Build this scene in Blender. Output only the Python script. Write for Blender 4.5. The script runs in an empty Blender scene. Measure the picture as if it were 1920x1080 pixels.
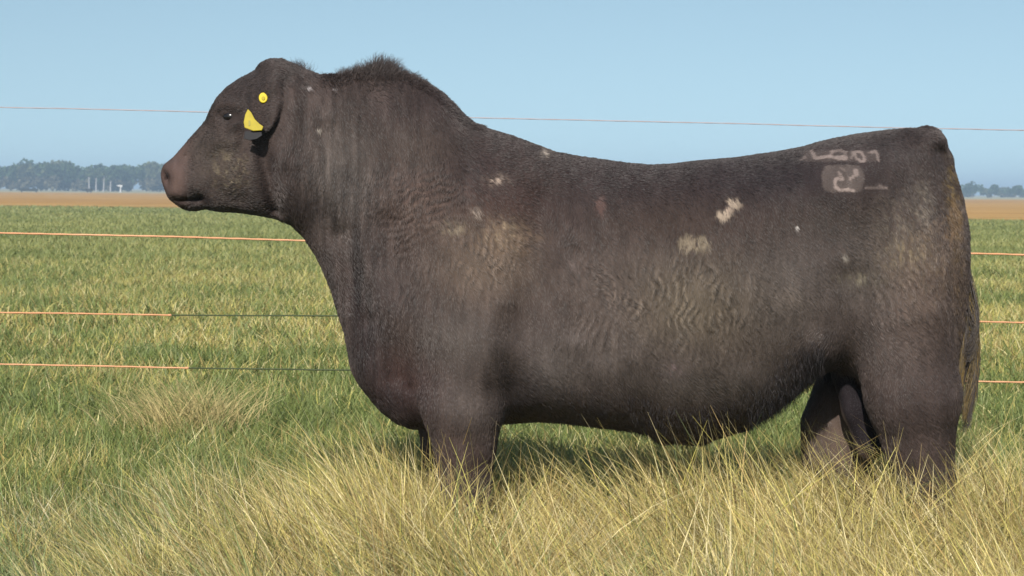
import bpy, math, random
import numpy as np
from mathutils import Matrix, Vector
rng = np.random.default_rng(7)
random.seed(7)

# ------------------------------------------------------------------ camera, world, sun
CLAY = False
scene = bpy.context.scene
col = scene.collection
F = 3330.0            # focal length in photo pixels (1920 wide)
CAM = np.array([0.0, -6.0, 1.28])
HY = 358.0            # horizon row at the middle of the photo
ROLL = 0.0073
cr, sr = math.cos(ROLL), math.sin(ROLL)
RV = np.array([cr, 0, sr]); UV = np.array([-sr, 0, cr]); FV = np.array([0, 1.0, 0])
def at(px, py, Y):
    u = (px - 960) / F; v = (HY - py) / F
    D = Y - CAM[1]
    return CAM + D * (FV + u * RV + v * UV)

cam_data = bpy.data.cameras.new("camera")
cam = bpy.data.objects.new("camera", cam_data); col.objects.link(cam)
cam_data.sensor_width = 36; cam_data.lens = F / 1920 * 36
cam_data.shift_y = -(540 - HY) / 1920
cam_data.clip_start = 0.1; cam_data.clip_end = 6000
cam_data.dof.use_dof = True; cam_data.dof.focus_distance = 5.9; cam_data.dof.aperture_fstop = 11
M = Matrix.Identity(4)
for i in range(3):
    M[i][0] = RV[i]; M[i][1] = UV[i]; M[i][2] = -FV[i]; M[i][3] = CAM[i]
cam.matrix_world = M
scene.camera = cam

SUN_EL, SUN_AZ = math.radians(35), math.radians(-12)     # azimuth: degrees to the right of "straight behind the camera"
sdir = Vector((math.sin(SUN_AZ) * math.cos(SUN_EL), -math.cos(SUN_AZ) * math.cos(SUN_EL), math.sin(SUN_EL)))
world = bpy.data.worlds.new("World"); scene.world = world; world.use_nodes = True
nt = world.node_tree; nt.nodes.clear()
sky = nt.nodes.new('ShaderNodeTexSky'); sky.sky_type = 'NISHITA'; sky.sun_disc = False
sky.sun_elevation = SUN_EL; sky.sun_rotation = math.atan2(sdir.x, sdir.y)
sky.air_density = 1.0; sky.dust_density = 0.5; sky.ozone_density = 1.5; sky.altitude = 0
wtc = nt.nodes.new('ShaderNodeTexCoord'); wad = nt.nodes.new('ShaderNodeVectorMath'); wad.operation = 'ADD'; wad.inputs[1].default_value = (0, 0, .16)
wnm = nt.nodes.new('ShaderNodeVectorMath'); wnm.operation = 'NORMALIZE'
nt.links.new(wtc.outputs['Generated'], wad.inputs[0]); nt.links.new(wad.outputs[0], wnm.inputs[0]); nt.links.new(wnm.outputs[0], sky.inputs['Vector'])
bg = nt.nodes.new('ShaderNodeBackground'); bg.inputs['Strength'].default_value = 0.0925
wo = nt.nodes.new('ShaderNodeOutputWorld')
wmu = nt.nodes.new('ShaderNodeMixRGB'); wmu.blend_type = 'MULTIPLY'; wmu.inputs[0].default_value = 1; wmu.inputs[2].default_value = (.99, .96, .785, 1)
nt.links.new(sky.outputs[0], wmu.inputs[1]); nt.links.new(wmu.outputs[0], bg.inputs[0]); nt.links.new(bg.outputs[0], wo.inputs[0])
sun_d = bpy.data.lights.new("sun", 'SUN'); sun_d.energy = 3.4; sun_d.angle = math.radians(0.53); sun_d.color = (1, .94, .86)
sun = bpy.data.objects.new("sun", sun_d); col.objects.link(sun)
sun.rotation_euler = sdir.to_track_quat('Z', 'Y').to_euler()
scene.view_settings.view_transform = 'Standard'; scene.view_settings.look = 'None'
scene.view_settings.exposure = 0.85; scene.view_settings.gamma = 1
scene.render.engine = 'CYCLES'

# ------------------------------------------------------------------ helpers
def tag(o, label=None, cat=None, group=None, kind=None):
    if label: o['label'] = label
    if cat: o['category'] = cat
    if group: o['group'] = group
    if kind: o['kind'] = kind
    return o
def empty(name, loc=(0, 0, 0)):
    o = bpy.data.objects.new(name, None); o.location = loc; col.objects.link(o); o.empty_display_size = .1
    return o
def mesh_obj(name, V, faces, mat, parent=None, smooth=True, colors=None):
    me = bpy.data.meshes.new(name)
    V = np.asarray(V, np.float32); 
    if isinstance(faces, np.ndarray):
        n, k = faces.shape
        me.vertices.add(len(V)); me.vertices.foreach_set('co', V.ravel())
        me.loops.add(n * k); me.loops.foreach_set('vertex_index', faces.astype(np.int32).ravel())
        me.polygons.add(n); me.polygons.foreach_set('loop_start', np.arange(0, n * k, k, dtype=np.int32))
        me.update(calc_edges=True)
    else:
        me.from_pydata(V.tolist(), [], faces)
    me.polygons.foreach_set('use_smooth', np.full(len(me.polygons), smooth))
    if colors is not None:
        a = me.color_attributes.new('tint', 'FLOAT_COLOR', 'POINT')
        c = np.ones((len(V), 4), np.float32); c[:, :3] = colors
        a.data.foreach_set('color', c.ravel())
    me.update()
    if mat: me.materials.append(mat)
    o = bpy.data.objects.new(name, me); col.objects.link(o)
    if parent: o.parent = parent; o.matrix_parent_inverse = parent.matrix_world.inverted() if parent.location.length == 0 else Matrix.Translation(-parent.location)
    return o
def mat_new(name):
    m = bpy.data.materials.new(name); m.use_nodes = True
    return m, m.node_tree, m.node_tree.nodes['Principled BSDF']
def mat_plain(name, c, rough=.7, bump=0, scale=30, spec=.3, var=.15):
    m, nt, b = mat_new(name)
    tc = nt.nodes.new('ShaderNodeTexCoord'); nz = nt.nodes.new('ShaderNodeTexNoise'); nz.inputs['Scale'].default_value = scale
    nt.links.new(tc.outputs['Object'], nz.inputs['Vector'])
    mx = nt.nodes.new('ShaderNodeMixRGB'); mx.inputs[1].default_value = (*[x * (1 - var) for x in c], 1); mx.inputs[2].default_value = (*[min(1, x * (1 + var)) for x in c], 1)
    nt.links.new(nz.outputs[0], mx.inputs[0]); nt.links.new(mx.outputs[0], b.inputs['Base Color'])
    b.inputs['Roughness'].default_value = rough; b.inputs['Specular IOR Level'].default_value = spec
    if bump:
        bp = nt.nodes.new('ShaderNodeBump'); bp.inputs['Strength'].default_value = bump
        nt.links.new(nz.outputs[0], bp.inputs['Height']); nt.links.new(bp.outputs[0], b.inputs['Normal'])
    return m
_perm = rng.random((256, 256)).astype(np.float32)
def vnoise(x, y):                      # smooth value noise in 0..1
    xi = np.floor(x).astype(int); yi = np.floor(y).astype(int); fx = x - xi; fy = y - yi
    fx = fx * fx * (3 - 2 * fx); fy = fy * fy * (3 - 2 * fy)
    g = lambda a, b: _perm[a & 255, b & 255]
    return (g(xi, yi) * (1 - fx) + g(xi + 1, yi) * fx) * (1 - fy) + (g(xi, yi + 1) * (1 - fx) + g(xi + 1, yi + 1) * fx) * fy
def fbm(x, y, o=3):
    s = 0; a = .5; t = 0
    for k in range(o): s = s + a * vnoise(x * 2**k + 17 * k, y * 2**k + 31 * k); t += a; a *= .5
    return s / t
def sstep(a, b, x):
    t = np.clip((x - a) / (b - a), 0, 1); return t * t * (3 - 2 * t)

# ------------------------------------------------------------------ bull: implicit body
OUT = [(303,318),(308,308),(325,295),(345,272),(365,250),(385,228),(395,205),(405,186),(425,164),(450,147),(478,133),(487,119),(505,110),(525,110),
 (545,118),(572,130),(600,141),(640,141),(665,134),(700,132),(740,136),(770,142),(800,156),(830,176),(852,197),(868,215),(887,231),(920,243),(960,255),
 (1000,270),(1040,285),(1080,293),(1130,300),(1180,307),(1220,310),(1260,308),(1300,303),(1380,296),(1450,286),(1500,277),(1550,263),(1600,253),
 (1650,246),(1700,241),(1735,241),(1757,246),(1768,260),(1774,290),(1785,322),(1797,360),(1806,400),(1812,440),(1811,520),(1803,600),(1792,680),
 (1770,745),(1700,775),(1650,765),(1620,735),(1590,706),(1558,690),(1520,710),(1480,745),(1440,776),(1400,797),(1350,813),(1300,820),(1262,822),(1240,824),(1215,814),(1190,807),
 (1150,802),(1100,796),(1050,790),(1000,788),(950,792),(900,800),(830,805),(770,802),(740,790),(715,770),(695,747),(672,717),(658,690),(652,655),
 (645,620),(632,580),(620,540),(605,505),(590,475),(570,445),(545,421),(520,411),(490,405),(450,399),(410,397),(385,392),(365,396),(345,394),
 (330,384),(315,372),(307,350),(302,334)]
CP = [(320,340,.075,.08),(360,335,.09,.10),(345,300,.06,.07),(400,300,.10,.11),(400,360,.09,.09),(430,220,.115,.11),(440,330,.115,.13),(470,180,.12,.12),(510,140,.09,.09),
 (500,280,.14,.15),(480,380,.10,.09),(560,200,.15,.13),(600,300,.20,.20),(560,380,.15,.14),(620,480,.13,.14),(620,180,.13,.12),(700,190,.16,.16),(770,220,.19,.20),(790,400,.30,.25),
 (700,330,.24,.24),(700,450,.26,.24),(655,600,.12,.12),(700,740,.14,.12),(720,650,.22,.18),(700,550,.21,.18),(850,270,.21,.2),(820,560,.34,.28),(820,700,.30,.22),
 (900,400,.34,.25),(900,600,.37,.30),(1000,350,.30,.22),(1000,550,.39,.33),(1000,700,.37,.28),(1150,400,.35,.26),(1200,550,.435,.36),(1200,700,.41,.33),
 (1350,400,.37,.26),(1350,560,.44,.38),(1350,700,.39,.31),(1500,350,.34,.2),(1500,500,.38,.33),(1500,620,.35,.27),(1600,300,.29,.16),(1600,450,.35,.3),
 (1600,600,.34,.24),(1700,290,.22,.14),(1720,450,.31,.28),(1700,600,.32,.24),(1760,300,.13,.10),(1785,500,.24,.2),(1770,650,.24,.2)]
BUMP = [  # polyline, sigma px, amplitude m
 ([(880,290),(840,420),(800,560)],46,.022),([(1020,380),(985,560),(955,700)],28,-.026),([(1075,470),(1070,600)],12,-.010),([(740,420),(780,560),(770,690)],24,-.018),([(810,330),(880,430)],18,-.012),([(930,560),(900,690)],18,.016),([(885,620)],62,.040),([(760,590)],42,.022),
 ([(700,330),(640,260)],50,-.010),([(650,440),(672,520),(700,590)],15,-.018),([(700,600),(745,690)],26,-.016),([(655,600),(690,720)],22,.010),([(690,480),(720,560)],26,.012),
 ([(586,165),(582,215),(566,290)],7,-.007),([(606,170),(610,260)],6,-.006),([(622,250),(606,360),(630,440)],14,-.008),([(560,190),(548,300)],12,.007),([(565,330),(590,430)],12,-.007),
 ([(497,262),(512,330),(520,398)],11,-.026),([(540,300),(560,400)],14,.012),([(445,330)],34,.016),([(470,250),(452,320),(470,385)],9,-.010),([(395,262),(450,268)],8,.010),([(360,300),(420,300)],10,-.006),([(404,352),(455,372)],10,-.007),([(433,219)],12,-.016),
 ([(415,200),(432,197),(455,202)],7,.014),([(418,236),(436,238),(452,232)],6,.007),([(400,240),(350,300)],9,-.010),([(314,374),(345,375),(368,374),(386,371)],3.2,-.014),
 ([(378,372)],9,-.014),([(448,240),(418,268),(392,300)],7,.009),([(352,292),(358,322)],4,-.004),([(362,288),(370,316)],4,-.004),([(318,362),(345,366)],8,.008),([(335,388),(368,390)],6,.006),([(310,324),(316,330),(317,337)],4.5,-.030),([(306,345),(318,352)],5,-.008),([(322,320)],9,.008),([(345,345)],20,.008),([(395,390),(470,392)],7,.008),
 ([(1560,335)],40,.034),([(1620,470),(1650,600)],30,-.014),([(1470,420)],60,-.022),([(1700,520)],85,.040),([(1560,520),(1590,650)],24,-.024),([(1500,640),(1540,690)],20,.014),
 ([(1745,285),(1790,380)],10,-.018),([(1700,262),(1760,262)],12,.02),([(1630,700),(1640,770)],26,.012),([(1745,560),(1740,740)],12,-.012),([(780,720),(790,800)],12,-.014),
 ([(940,640),(900,730)],20,.014),([(1000,760),(1180,785)],12,-.006),([(1085,430),(1060,620)],18,.006),([(1135,430),(1120,640)],14,-.006),([(1180,430),(1180,650)],14,.005),([(1230,430),(1235,660)],14,-.005),
 ([(1290,430),(1300,660)],16,.006),([(1350,430),(1365,660)],16,-.006),([(880,240),(905,330)],20,-.016),([(950,300),(1040,330)],22,.010)]
H = 0.008
x0, x1 = at(285,0,0)[0], at(1835,0,0)[0]
gx = np.arange(x0, x1 + .02, H); gy = np.arange(-.56, .561, H); gz = np.arange(-.01, 1.78, H)
poly = np.array([at(a, b, 0)[[0, 2]] for a, b in OUT])
GX, GZ = np.meshgrid(gx, gz, indexing='ij')
def xz_to_px(X, Z, Y=0.0):
    D = Y - CAM[1]; a = X / D; b = (Z - CAM[2]) / D
    return 960 + F * (a * cr + b * sr), HY - F * (-a * sr + b * cr)
PX, PY = xz_to_px(GX, GZ)
d = np.full(GX.shape, 1e9); ins = np.zeros(GX.shape, bool)
for i in range(len(poly)):
    a = poly[i]; b = poly[(i + 1) % len(poly)]; e = b - a
    t = np.clip(((GX - a[0]) * e[0] + (GZ - a[1]) * e[1]) / (e @ e), 0, 1)
    d = np.minimum(d, np.hypot(GX - a[0] - t * e[0], GZ - a[1] - t * e[1]))
    c = ((a[1] > GZ) != (b[1] > GZ)); 
    with np.errstate(all='ignore'): xi = a[0] + (GZ - a[1]) / (b[1] - a[1]) * e[0]
    ins ^= c & (GX < xi)
sd = np.where(ins, d, -d)
def interp_cp(px, py):
    w = 0; sw = 0; sR = 0
    for (a, b, W_, R_) in CP:
        r2 = (px - a)**2 + (py - b)**2
        sg = 45 if a < 540 else 75
        k = np.exp(-r2 / (2 * sg * sg)) + 1e-9 / (r2 + 100); w = w + k; sw = sw + k * W_; sR = sR + k * R_
    return sw / w, sR / w
W_, R_ = interp_cp(PX, PY)
def polyd(px, py, pts):
    if len(pts) == 1: return np.hypot(px - pts[0][0], py - pts[0][1])
    dd = 1e9
    for (a, b), (c, e) in zip(pts[:-1], pts[1:]):
        t = np.clip(((px - a) * (c - a) + (py - b) * (e - b)) / ((c - a)**2 + (e - b)**2), 0, 1)
        dd = np.minimum(dd, np.hypot(px - a - t * (c - a), py - b - t * (e - b)))
    return dd
BM = np.zeros(GX.shape)
for pts, sg, am in BUMP: BM += (1.35 if pts[0][0] > 610 else 1.3 if sg > 6 and pts[0][0] < 500 else 1) * am * np.exp(-polyd(PX, PY, pts)**2 / (2 * sg * sg))
t = sd / R_
T2 = W_**2 * np.where(t < 0, 2 * t, np.where(t < 1, 2 * t - t * t, 1.0))
def blur(A, n):
    for _ in range(n):
        A = np.pad(A, 1, mode='edge'); A = (A[:-2, 1:-1] + A[2:, 1:-1] + A[1:-1, :-2] + A[1:-1, 2:] + 2 * A[1:-1, 1:-1]) / 6
    return A
T2 = np.where(sd > .02, blur(T2, 10), T2); T2 = blur(T2, 1)
Tm = np.sqrt(np.maximum(T2, 0))
T2 = T2 + 2 * Tm * BM * sstep(0, .03, sd)
def T_at(px, py):                      # half width of the trunk at a photo pixel
    p = at(px, py, 0); i = int(round((p[0] - gx[0]) / H)); j = int(round((p[2] - gz[0]) / H))
    return math.sqrt(max(T2[i, j], 0))
g0, g1 = np.gradient(T2, H)
g2 = g0**2 + g1**2
f = ((T2[:, None, :] - gy[None, :, None]**2) / np.sqrt(g2[:, None, :] + 4 * gy[None, :, None]**2 + 1e-3)).astype(np.float32)
f = np.maximum(f, -.3)
def smax(a, b, k):
    h = np.clip(.5 + .5 * (a - b) / k, 0, 1); return b * (1 - h) + a * h + k * h * (1 - h)
def sub_union(lo, hi, fn, k):
    s = [slice(max(0, int((l - g[0] - .12) / H)), int((h - g[0] + .12) / H) + 2) for l, h, g in zip(lo, hi, (gx, gy, gz))]
    X, Y, Z = np.meshgrid(gx[s[0]], gy[s[1]], gz[s[2]], indexing='ij')
    f[s[0], s[1], s[2]] = smax(f[s[0], s[1], s[2]], fn(X, Y, Z).astype(np.float32), k)
def cone(A, B, ra, rb, k=.04):
    A = np.array(A); B = np.array(B); e = B - A; L = e @ e; r = max(ra, rb)
    def fn(X, Y, Z):
        t = np.clip(((X - A[0]) * e[0] + (Y - A[1]) * e[1] + (Z - A[2]) * e[2]) / L, 0, 1)
        return (ra + (rb - ra) * t) - np.sqrt((X - A[0] - t * e[0])**2 + (Y - A[1] - t * e[1])**2 + (Z - A[2] - t * e[2])**2)
    sub_union(np.minimum(A, B) - r, np.maximum(A, B) + r, fn, k)
def chain(pts, k=.04):                 # (px, py, Y, r) given in photo pixels at depth Y
    for a, b in zip(pts[:-1], pts[1:]): cone(at(*a[:3]), at(*b[:3]), a[3], b[3], k)
def ellip(C, R3, axes=None, k=.02, cut=None):
    C = np.array(C); R3 = np.array(R3); A = np.eye(3) if axes is None else np.array(axes)
    r = R3.max()
    def fn(X, Y, Z):
        q = [((X - C[0]) * A[i][0] + (Y - C[1]) * A[i][1] + (Z - C[2]) * A[i][2]) / R3[i] for i in range(3)]
        l = np.sqrt(q[0]**2 + q[1]**2 + q[2]**2); g = np.sqrt((q[0] / R3[0])**2 + (q[1] / R3[1])**2 + (q[2] / R3[2])**2) + 1e-6
        return np.maximum(l * (1 - l) / g, -.3)
    sub_union(C - r, C + r, fn, k)
GYf = lambda py, Y: (1.28 - at(960, py, Y)[2])
# legs (x pixel, y pixel, depth, radius): hip/shoulder, joints, fetlock
chain([(1690,600,-.20,.165),(1712,745,-.21,.145),(1722,830,-.20,.105),(1738,900,-.20,.080),(1742,955,-.20,.062),(1730,1040,-.20,.050),(1722,1085,-.20,.055)], .05)
chain([(1660,640,.20,.15),(1590,740,.20,.11),(1562,800,.18,.100),(1568,855,.18,.108),(1592,905,.20,.080),(1590,945,.20,.060),(1575,1005,.20,.050),(1565,1035,.20,.055)], .05)
chain([(880,640,-.26,.13),(868,760,-.25,.125),(872,835,-.24,.090),(874,900,-.23,.072),(876,950,-.23,.068),(876,1040,-.22,.047),(870,1088,-.22,.055)], .05)
chain([(850,680,.24,.12),(842,790,.23,.10),(838,850,.22,.078),(846,905,.22,.068),(850,945,.22,.062),(848,1010,.21,.047),(842,1036,.21,.055)], .05)
# scrotum, sheath
chain([(1585,705,-.02,.045),(1604,770,-.04,.040),(1630,838,-.05,.046)], .03)
chain([(1390,788,0,.03),(1310,812,0,.030),(1245,816,0,.026)], .04)
# tail running down the rump
chain([(1740,262,0,.045),(1764,300,-.01,.034),(1785,380,-.02,.030),(1797,480,-.03,.027),(1800,580,-.035,.023),(1795,660,-.035,.018)], .02)
# ears
for s in (-1, 1):
    ye = T_at(505, 165) + .012
    A = at(506, 146, s * (ye - .02)); B = at(492, 248, s * (ye + .045))
    ax = (B - A) / np.linalg.norm(B - A); side = np.array([1., s * .25, .1]); side -= side @ ax * ax; side /= np.linalg.norm(side)
    nn = np.cross(ax, side)
    ellip((A + B) / 2, (np.linalg.norm(B - A) / 2 * 1.04, .052, .019), (ax, side, nn), .014)
    pass
    cone(at(520, 145, s * (ye - .05)), at(508, 168, s * ye), .035, .028, .02)
    # eyelids: ring round the eye
    yt = T_at(433, 219)
    cone(at(421, 214, s * (yt + .004)), at(436, 208, s * (yt + .010)), .009, .010, .010)
    cone(at(436, 206, s * (yt + .012)), at(452, 214, s * (yt + .008)), .010, .008, .010)
    cone(at(421, 230, s * (yt + .002)), at(445, 232, s * (yt + .006)), .008, .008, .010)

def surface_nets(f):
    nx, ny, nz = f.shape; s = f > 0
    cnt = np.zeros((nx-1, ny-1, nz-1), np.float32); acc = np.zeros((3, nx-1, ny-1, nz-1), np.float32)
    offs = [(i, j, k) for i in (0, 1) for j in (0, 1) for k in (0, 1)]
    sl = lambda o: tuple(slice(o[a], o[a] + n - 1) for a, n in enumerate(f.shape))
    c8 = sum(s[sl(o)].astype(np.int8) for o in offs); act = (c8 > 0) & (c8 < 8)
    I = np.argwhere(act)
    vals = {o: f[I[:, 0] + o[0], I[:, 1] + o[1], I[:, 2] + o[2]] for o in offs}
    P = np.zeros((len(I), 3)); n = np.zeros(len(I))
    for a in range(3):
        for o in offs:
            if o[a] == 0:
                q = list(o); q[a] = 1; q = tuple(q)
                fa, fb = vals[o], vals[q]; m = (fa > 0) != (fb > 0)
                t = np.where(m, fa / np.where(m, fa - fb, 1), 0)
                p = np.tile(np.array(o, float), (len(I), 1)); p[:, a] = t
                P += p * m[:, None]; n += m
    P = P / n[:, None] + I
    idx = -np.ones(act.shape, np.int64); idx[act] = np.arange(len(I))
    quads = []
    for a in range(3):
        b, c = (a + 1) % 3, (a + 2) % 3
        lo = [slice(1, -1)] * 3; lo[a] = slice(0, -1); hi = list(lo); hi[a] = slice(1, None)
        A = s[tuple(lo)]; B = s[tuple(hi)]; E = np.argwhere(A != B)
        off = np.array([1, 1, 1]); off[a] = 0; E = E + off
        flip = s[E[:, 0], E[:, 1], E[:, 2]]
        def g(db, dc):
            q = E.copy(); q[:, b] -= db; q[:, c] -= dc; return idx[q[:, 0], q[:, 1], q[:, 2]]
        Q = np.stack([g(1, 1), g(0, 1), g(0, 0), g(1, 0)], 1)
        Q[~flip] = Q[~flip][:, ::-1]
        quads.append(Q)
    Q = np.concatenate(quads); Q = Q[(Q >= 0).all(1)]
    return P * H + np.array([gx[0], gy[0], gz[0]]), Q
f[:, :, 0] = -.1; f[0] = -.1; f[-1] = -.1; f[:, 0] = -.1; f[:, -1] = -.1; f[:, :, -1] = -.1
V, Q = surface_nets(f)
# Taubin-like smoothing
def lap(V, Q, n, lam):
    E = np.concatenate([Q[:, [0, 1]], Q[:, [1, 2]], Q[:, [2, 3]], Q[:, [3, 0]]]); E = np.concatenate([E, E[:, ::-1]])
    deg = np.bincount(E[:, 0], minlength=len(V))[:, None]
    for i in range(n):
        S = np.stack([np.bincount(E[:, 0], weights=V[E[:, 1], a], minlength=len(V)) for a in range(3)], 1) / deg
        V = V + (S - V) * (lam if i % 2 == 0 else -lam * .98)
    return V
V = lap(V, Q, 6, .6)
def vnormals(V, Q):
    n = np.cross(V[Q[:, 2]] - V[Q[:, 0]], V[Q[:, 3]] - V[Q[:, 1]])
    N = np.stack([np.bincount(Q.ravel(), weights=np.repeat(n[:, a], 4), minlength=len(V)) for a in range(3)], 1)
    return N / (np.linalg.norm(N, axis=1, keepdims=True) + 1e-12), n
N, fn_ = vnormals(V, Q)
print('bull verts', len(V), 'outward', (N[:, 1] * V[:, 1]).mean())
#BULLCOLOR

# ------------------------------------------------------------------ bull: coat colour (marks, scars, mud, freeze brand, painted shade and sheen) as seen side on
def C(*v): return np.array(v, float)
def srgb(r, g, b): return np.array([((x / 255 + .055) / 1.055)**2.4 if x > 10 else x / 255 / 12.92 for x in (r, g, b)])
WAVES = [ # cx, cy, rx, ry, dirx, diry (phase direction, px), wavelength px, strength
 (1290,560,150,110,1,.10,15,1.0),(1130,560,110,120,1,.3,17,.55),(915,500,95,75,1,.25,14,.9),(790,380,75,70,.35,1,14,.9),(860,345,60,40,.2,1,13,.7),(1700,560,90,120,1,-.35,15,.55),
 (1755,440,60,110,.9,.6,15,.7),(1360,640,120,60,1,-.1,15,.4),(430,330,34,42,.7,.7,10,.9),(760,520,60,120,1,.15,15,.45),(1120,790,170,22,.15,1,11,.5)]
def waves(px, py):
    tot = np.zeros(px.shape); ph_c = np.zeros(px.shape); m = np.zeros(px.shape)
    w1 = fbm(px / 42, py / 30, 3) * 17; w2 = fbm(px / 30 + 9, py / 40, 3) * 15
    for cx, cy, rx, ry, dx, dy, wl, st in WAVES:
        k = st * np.exp(-(((px - cx) / rx)**2 + ((py - cy) / ry)**2) * 1.1)
        k = k * sstep(.36, .66, fbm(px / 22 + cx, py / 26, 2) + .08)
        ph = (px * dx + py * dy) / wl * 6.283 + (w1 if dx > dy else w2)
        tot += k * np.sin(ph); ph_c += k * np.cos(ph); m = np.maximum(m, k)
    return tot, ph_c, m
SPOTS = [ # cx, cy, rx, ry, colour, strength, breakup px
 (930,338,15,8,(.34,.27,.22),.9,7),(893,400,9,8,(.30,.25,.21),.8,6),(850,426,20,11,(.24,.20,.14),.7,6),(942,440,26,22,(.28,.22,.15),.8,6),(1374,382,12,9,(.27,.22,.17),1,9),(1366,394,8,9,(.24,.19,.15),.9,9),
 (1357,404,13,9,(.27,.22,.17),.95,9),(1300,455,28,16,(.17,.14,.10),.8,8),(1125,386,8,16,(.09,.055,.048),.6,20),(1072,497,7,13,(.13,.10,.09),.6,8),(1495,427,3,4,(.4,.38,.36),.9,20),
 (1022,288,8,8,(.3,.26,.22),.7,6),(597,245,4,4,(.35,.32,.28),.8,9),(577,166,5,3,(.3,.28,.28),.7,9),(627,167,4,3,(.3,.28,.28),.7,9),(1265,690,18,14,(.11,.08,.08),.6,6),
 (430,325,26,34,(.15,.125,.085),.85,7),(1732,385,16,36,(.20,.175,.14),.55,5),(1700,475,36,24,(.20,.16,.10),.8,5),(1615,522,34,10,(.20,.18,.13),.6,5),(1585,485,5,8,(.24,.22,.19),.6,8),
 (1782,350,9,38,(.16,.11,.035),.75,7.4),(1793,420,9,60,(.14,.095,.04),.7,7),(1800,560,9,110,(.11,.075,.04),.6,7),(1745,470,40,70,(.11,.08,.055),.7,6),(1720,520,60,60,(.10,.075,.055),.5,6),(1690,430,40,60,(.13,.11,.085),.5,5),(1790,410,14,40,(.13,.085,.045),.7,9),(1785,470,22,70,(.10,.07,.05),.7,7),(321,382,8,3,(.42,.36,.36),.95,20),(309,327,3,3,(.22,.17,.17),.5,20),(1210,812,10,12,(.16,.12,.10),.5,6),
 (950,450,60,30,(.12,.085,.06),.5,9),(1480,560,30,20,(.11,.09,.075),.3,9)]
PATCH = [ # soft patches: coat tones, painted shade and sheen
 (466,178,5,32,(.010,.008,.008),.85),(478,240,12,6,(.012,.010,.010),.6),(436,219,22,14,(.018,.014,.013),.7),(312,331,5,7,(.006,.004,.004),.9),(378,373,14,8,(.012,.009,.009),.75),  # colour shades the ear gap, nostril and mouth recess; dark eye ring
 (950,380,95,55,(.046,.026,.022),.85),(760,700,60,70,(.050,.027,.024),.85),(790,390,80,70,(.070,.048,.040),.75),(910,500,95,75,(.105,.078,.058),.75),(1290,580,150,100,(.098,.080,.058),.85),
 (1130,580,90,100,(.080,.062,.054),.6),(1420,400,90,50,(.046,.030,.025),.7),(1440,335,260,60,(.020,.016,.018),.95),(1180,345,220,62,(.026,.019,.019),.95),(1250,420,140,45,(.034,.024,.020),.8),(1700,560,90,110,(.092,.068,.056),.7),  # coat tones; back darkened in the colour in place of shading
 (1580,420,120,45,(.032,.025,.022),.75),(1480,560,90,110,(.078,.068,.060),.55),(1620,520,60,90,(.078,.070,.062),.5),(640,330,60,110,(.080,.070,.062),.6),(800,200,120,55,(.030,.022,.021),.85),(900,300,70,60,(.028,.020,.020),.8),(470,150,60,50,(.032,.026,.025),.7),(1660,280,100,35,(.034,.028,.028),.7),
 (790,280,90,45,(.042,.032,.027),.6),(380,280,50,50,(.070,.058,.050),.5),(850,640,110,60,(.078,.068,.060),.5),(1130,690,180,70,(.078,.066,.060),.75),(1040,700,50,60,(.085,.074,.068),.6),(1300,730,120,40,(.060,.051,.044),.6),(880,770,50,70,(.092,.077,.070),.7),(1400,720,120,60,(.060,.052,.045),.5),(1600,620,60,60,(.070,.058,.054),.5),  # coat tones; lower belly lightened in the colour in place of sun
 (1640,660,90,60,(.080,.064,.058),.5),(668,560,14,100,(.014,.011,.011),.85),(690,650,30,100,(.022,.016,.016),.8),(648,350,22,60,(.040,.033,.030),.7),(560,250,12,50,(.030,.024,.022),.6),(730,750,60,40,(.022,.015,.015),.8),(975,740,40,50,(.022,.018,.017),.8),(1440,790,90,28,(.016,.013,.014),.8),(1545,700,45,40,(.014,.012,.015),.8),(560,390,50,24,(.024,.019,.018),.7),(700,520,20,90,(.040,.032,.030),.6),(1300,835,70,22,(.075,.040,.032),.7),(860,860,60,60,(.060,.040,.034),.6),(1560,830,60,70,(.105,.078,.062),.8),(1720,840,60,50,(.075,.055,.048),.5)]  # painted shade on chest front, behind elbow, flank underside and groin; coat tones
STROKES = [ # freeze brand, photo pixels, half width px, strength
 ([(1508,295),(1500,300)],3,.35),([(1521,284),(1526,292),(1528,297),(1556,293),(1566,296)],3.0,.75),([(1558,284),(1575,282),(1585,286),(1580,294)],2.6,.5),([(1556,294),(1562,284)],2.4,.5),([(1571,296),(1585,296)],4.5,.95),
 ([(1598,285),(1597,296)],2.6,.5),([(1603,284),(1613,285),(1620,293),(1622,302),(1613,303),(1604,295),(1601,287)],2.4,.75),([(1632,286),(1640,284),(1645,290),(1646,302)],2.8,.65),
 ([(1573,323),(1577,330),(1580,336)],2.4,.7),([(1581,336),(1568,335),(1565,342),(1567,351),(1575,357),(1590,354),(1600,358)],2.6,1.0),([(1576,315),(1585,320)],2,.4),([(1604,319),(1605,328),(1599,331),(1594,336)],3.0,.95),
 ([(1620,353),(1662,352)],1.6,.45),([(1645,348),(1662,352)],1.5,.4)]
BASE = C(.045, .034, .031)
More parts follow.
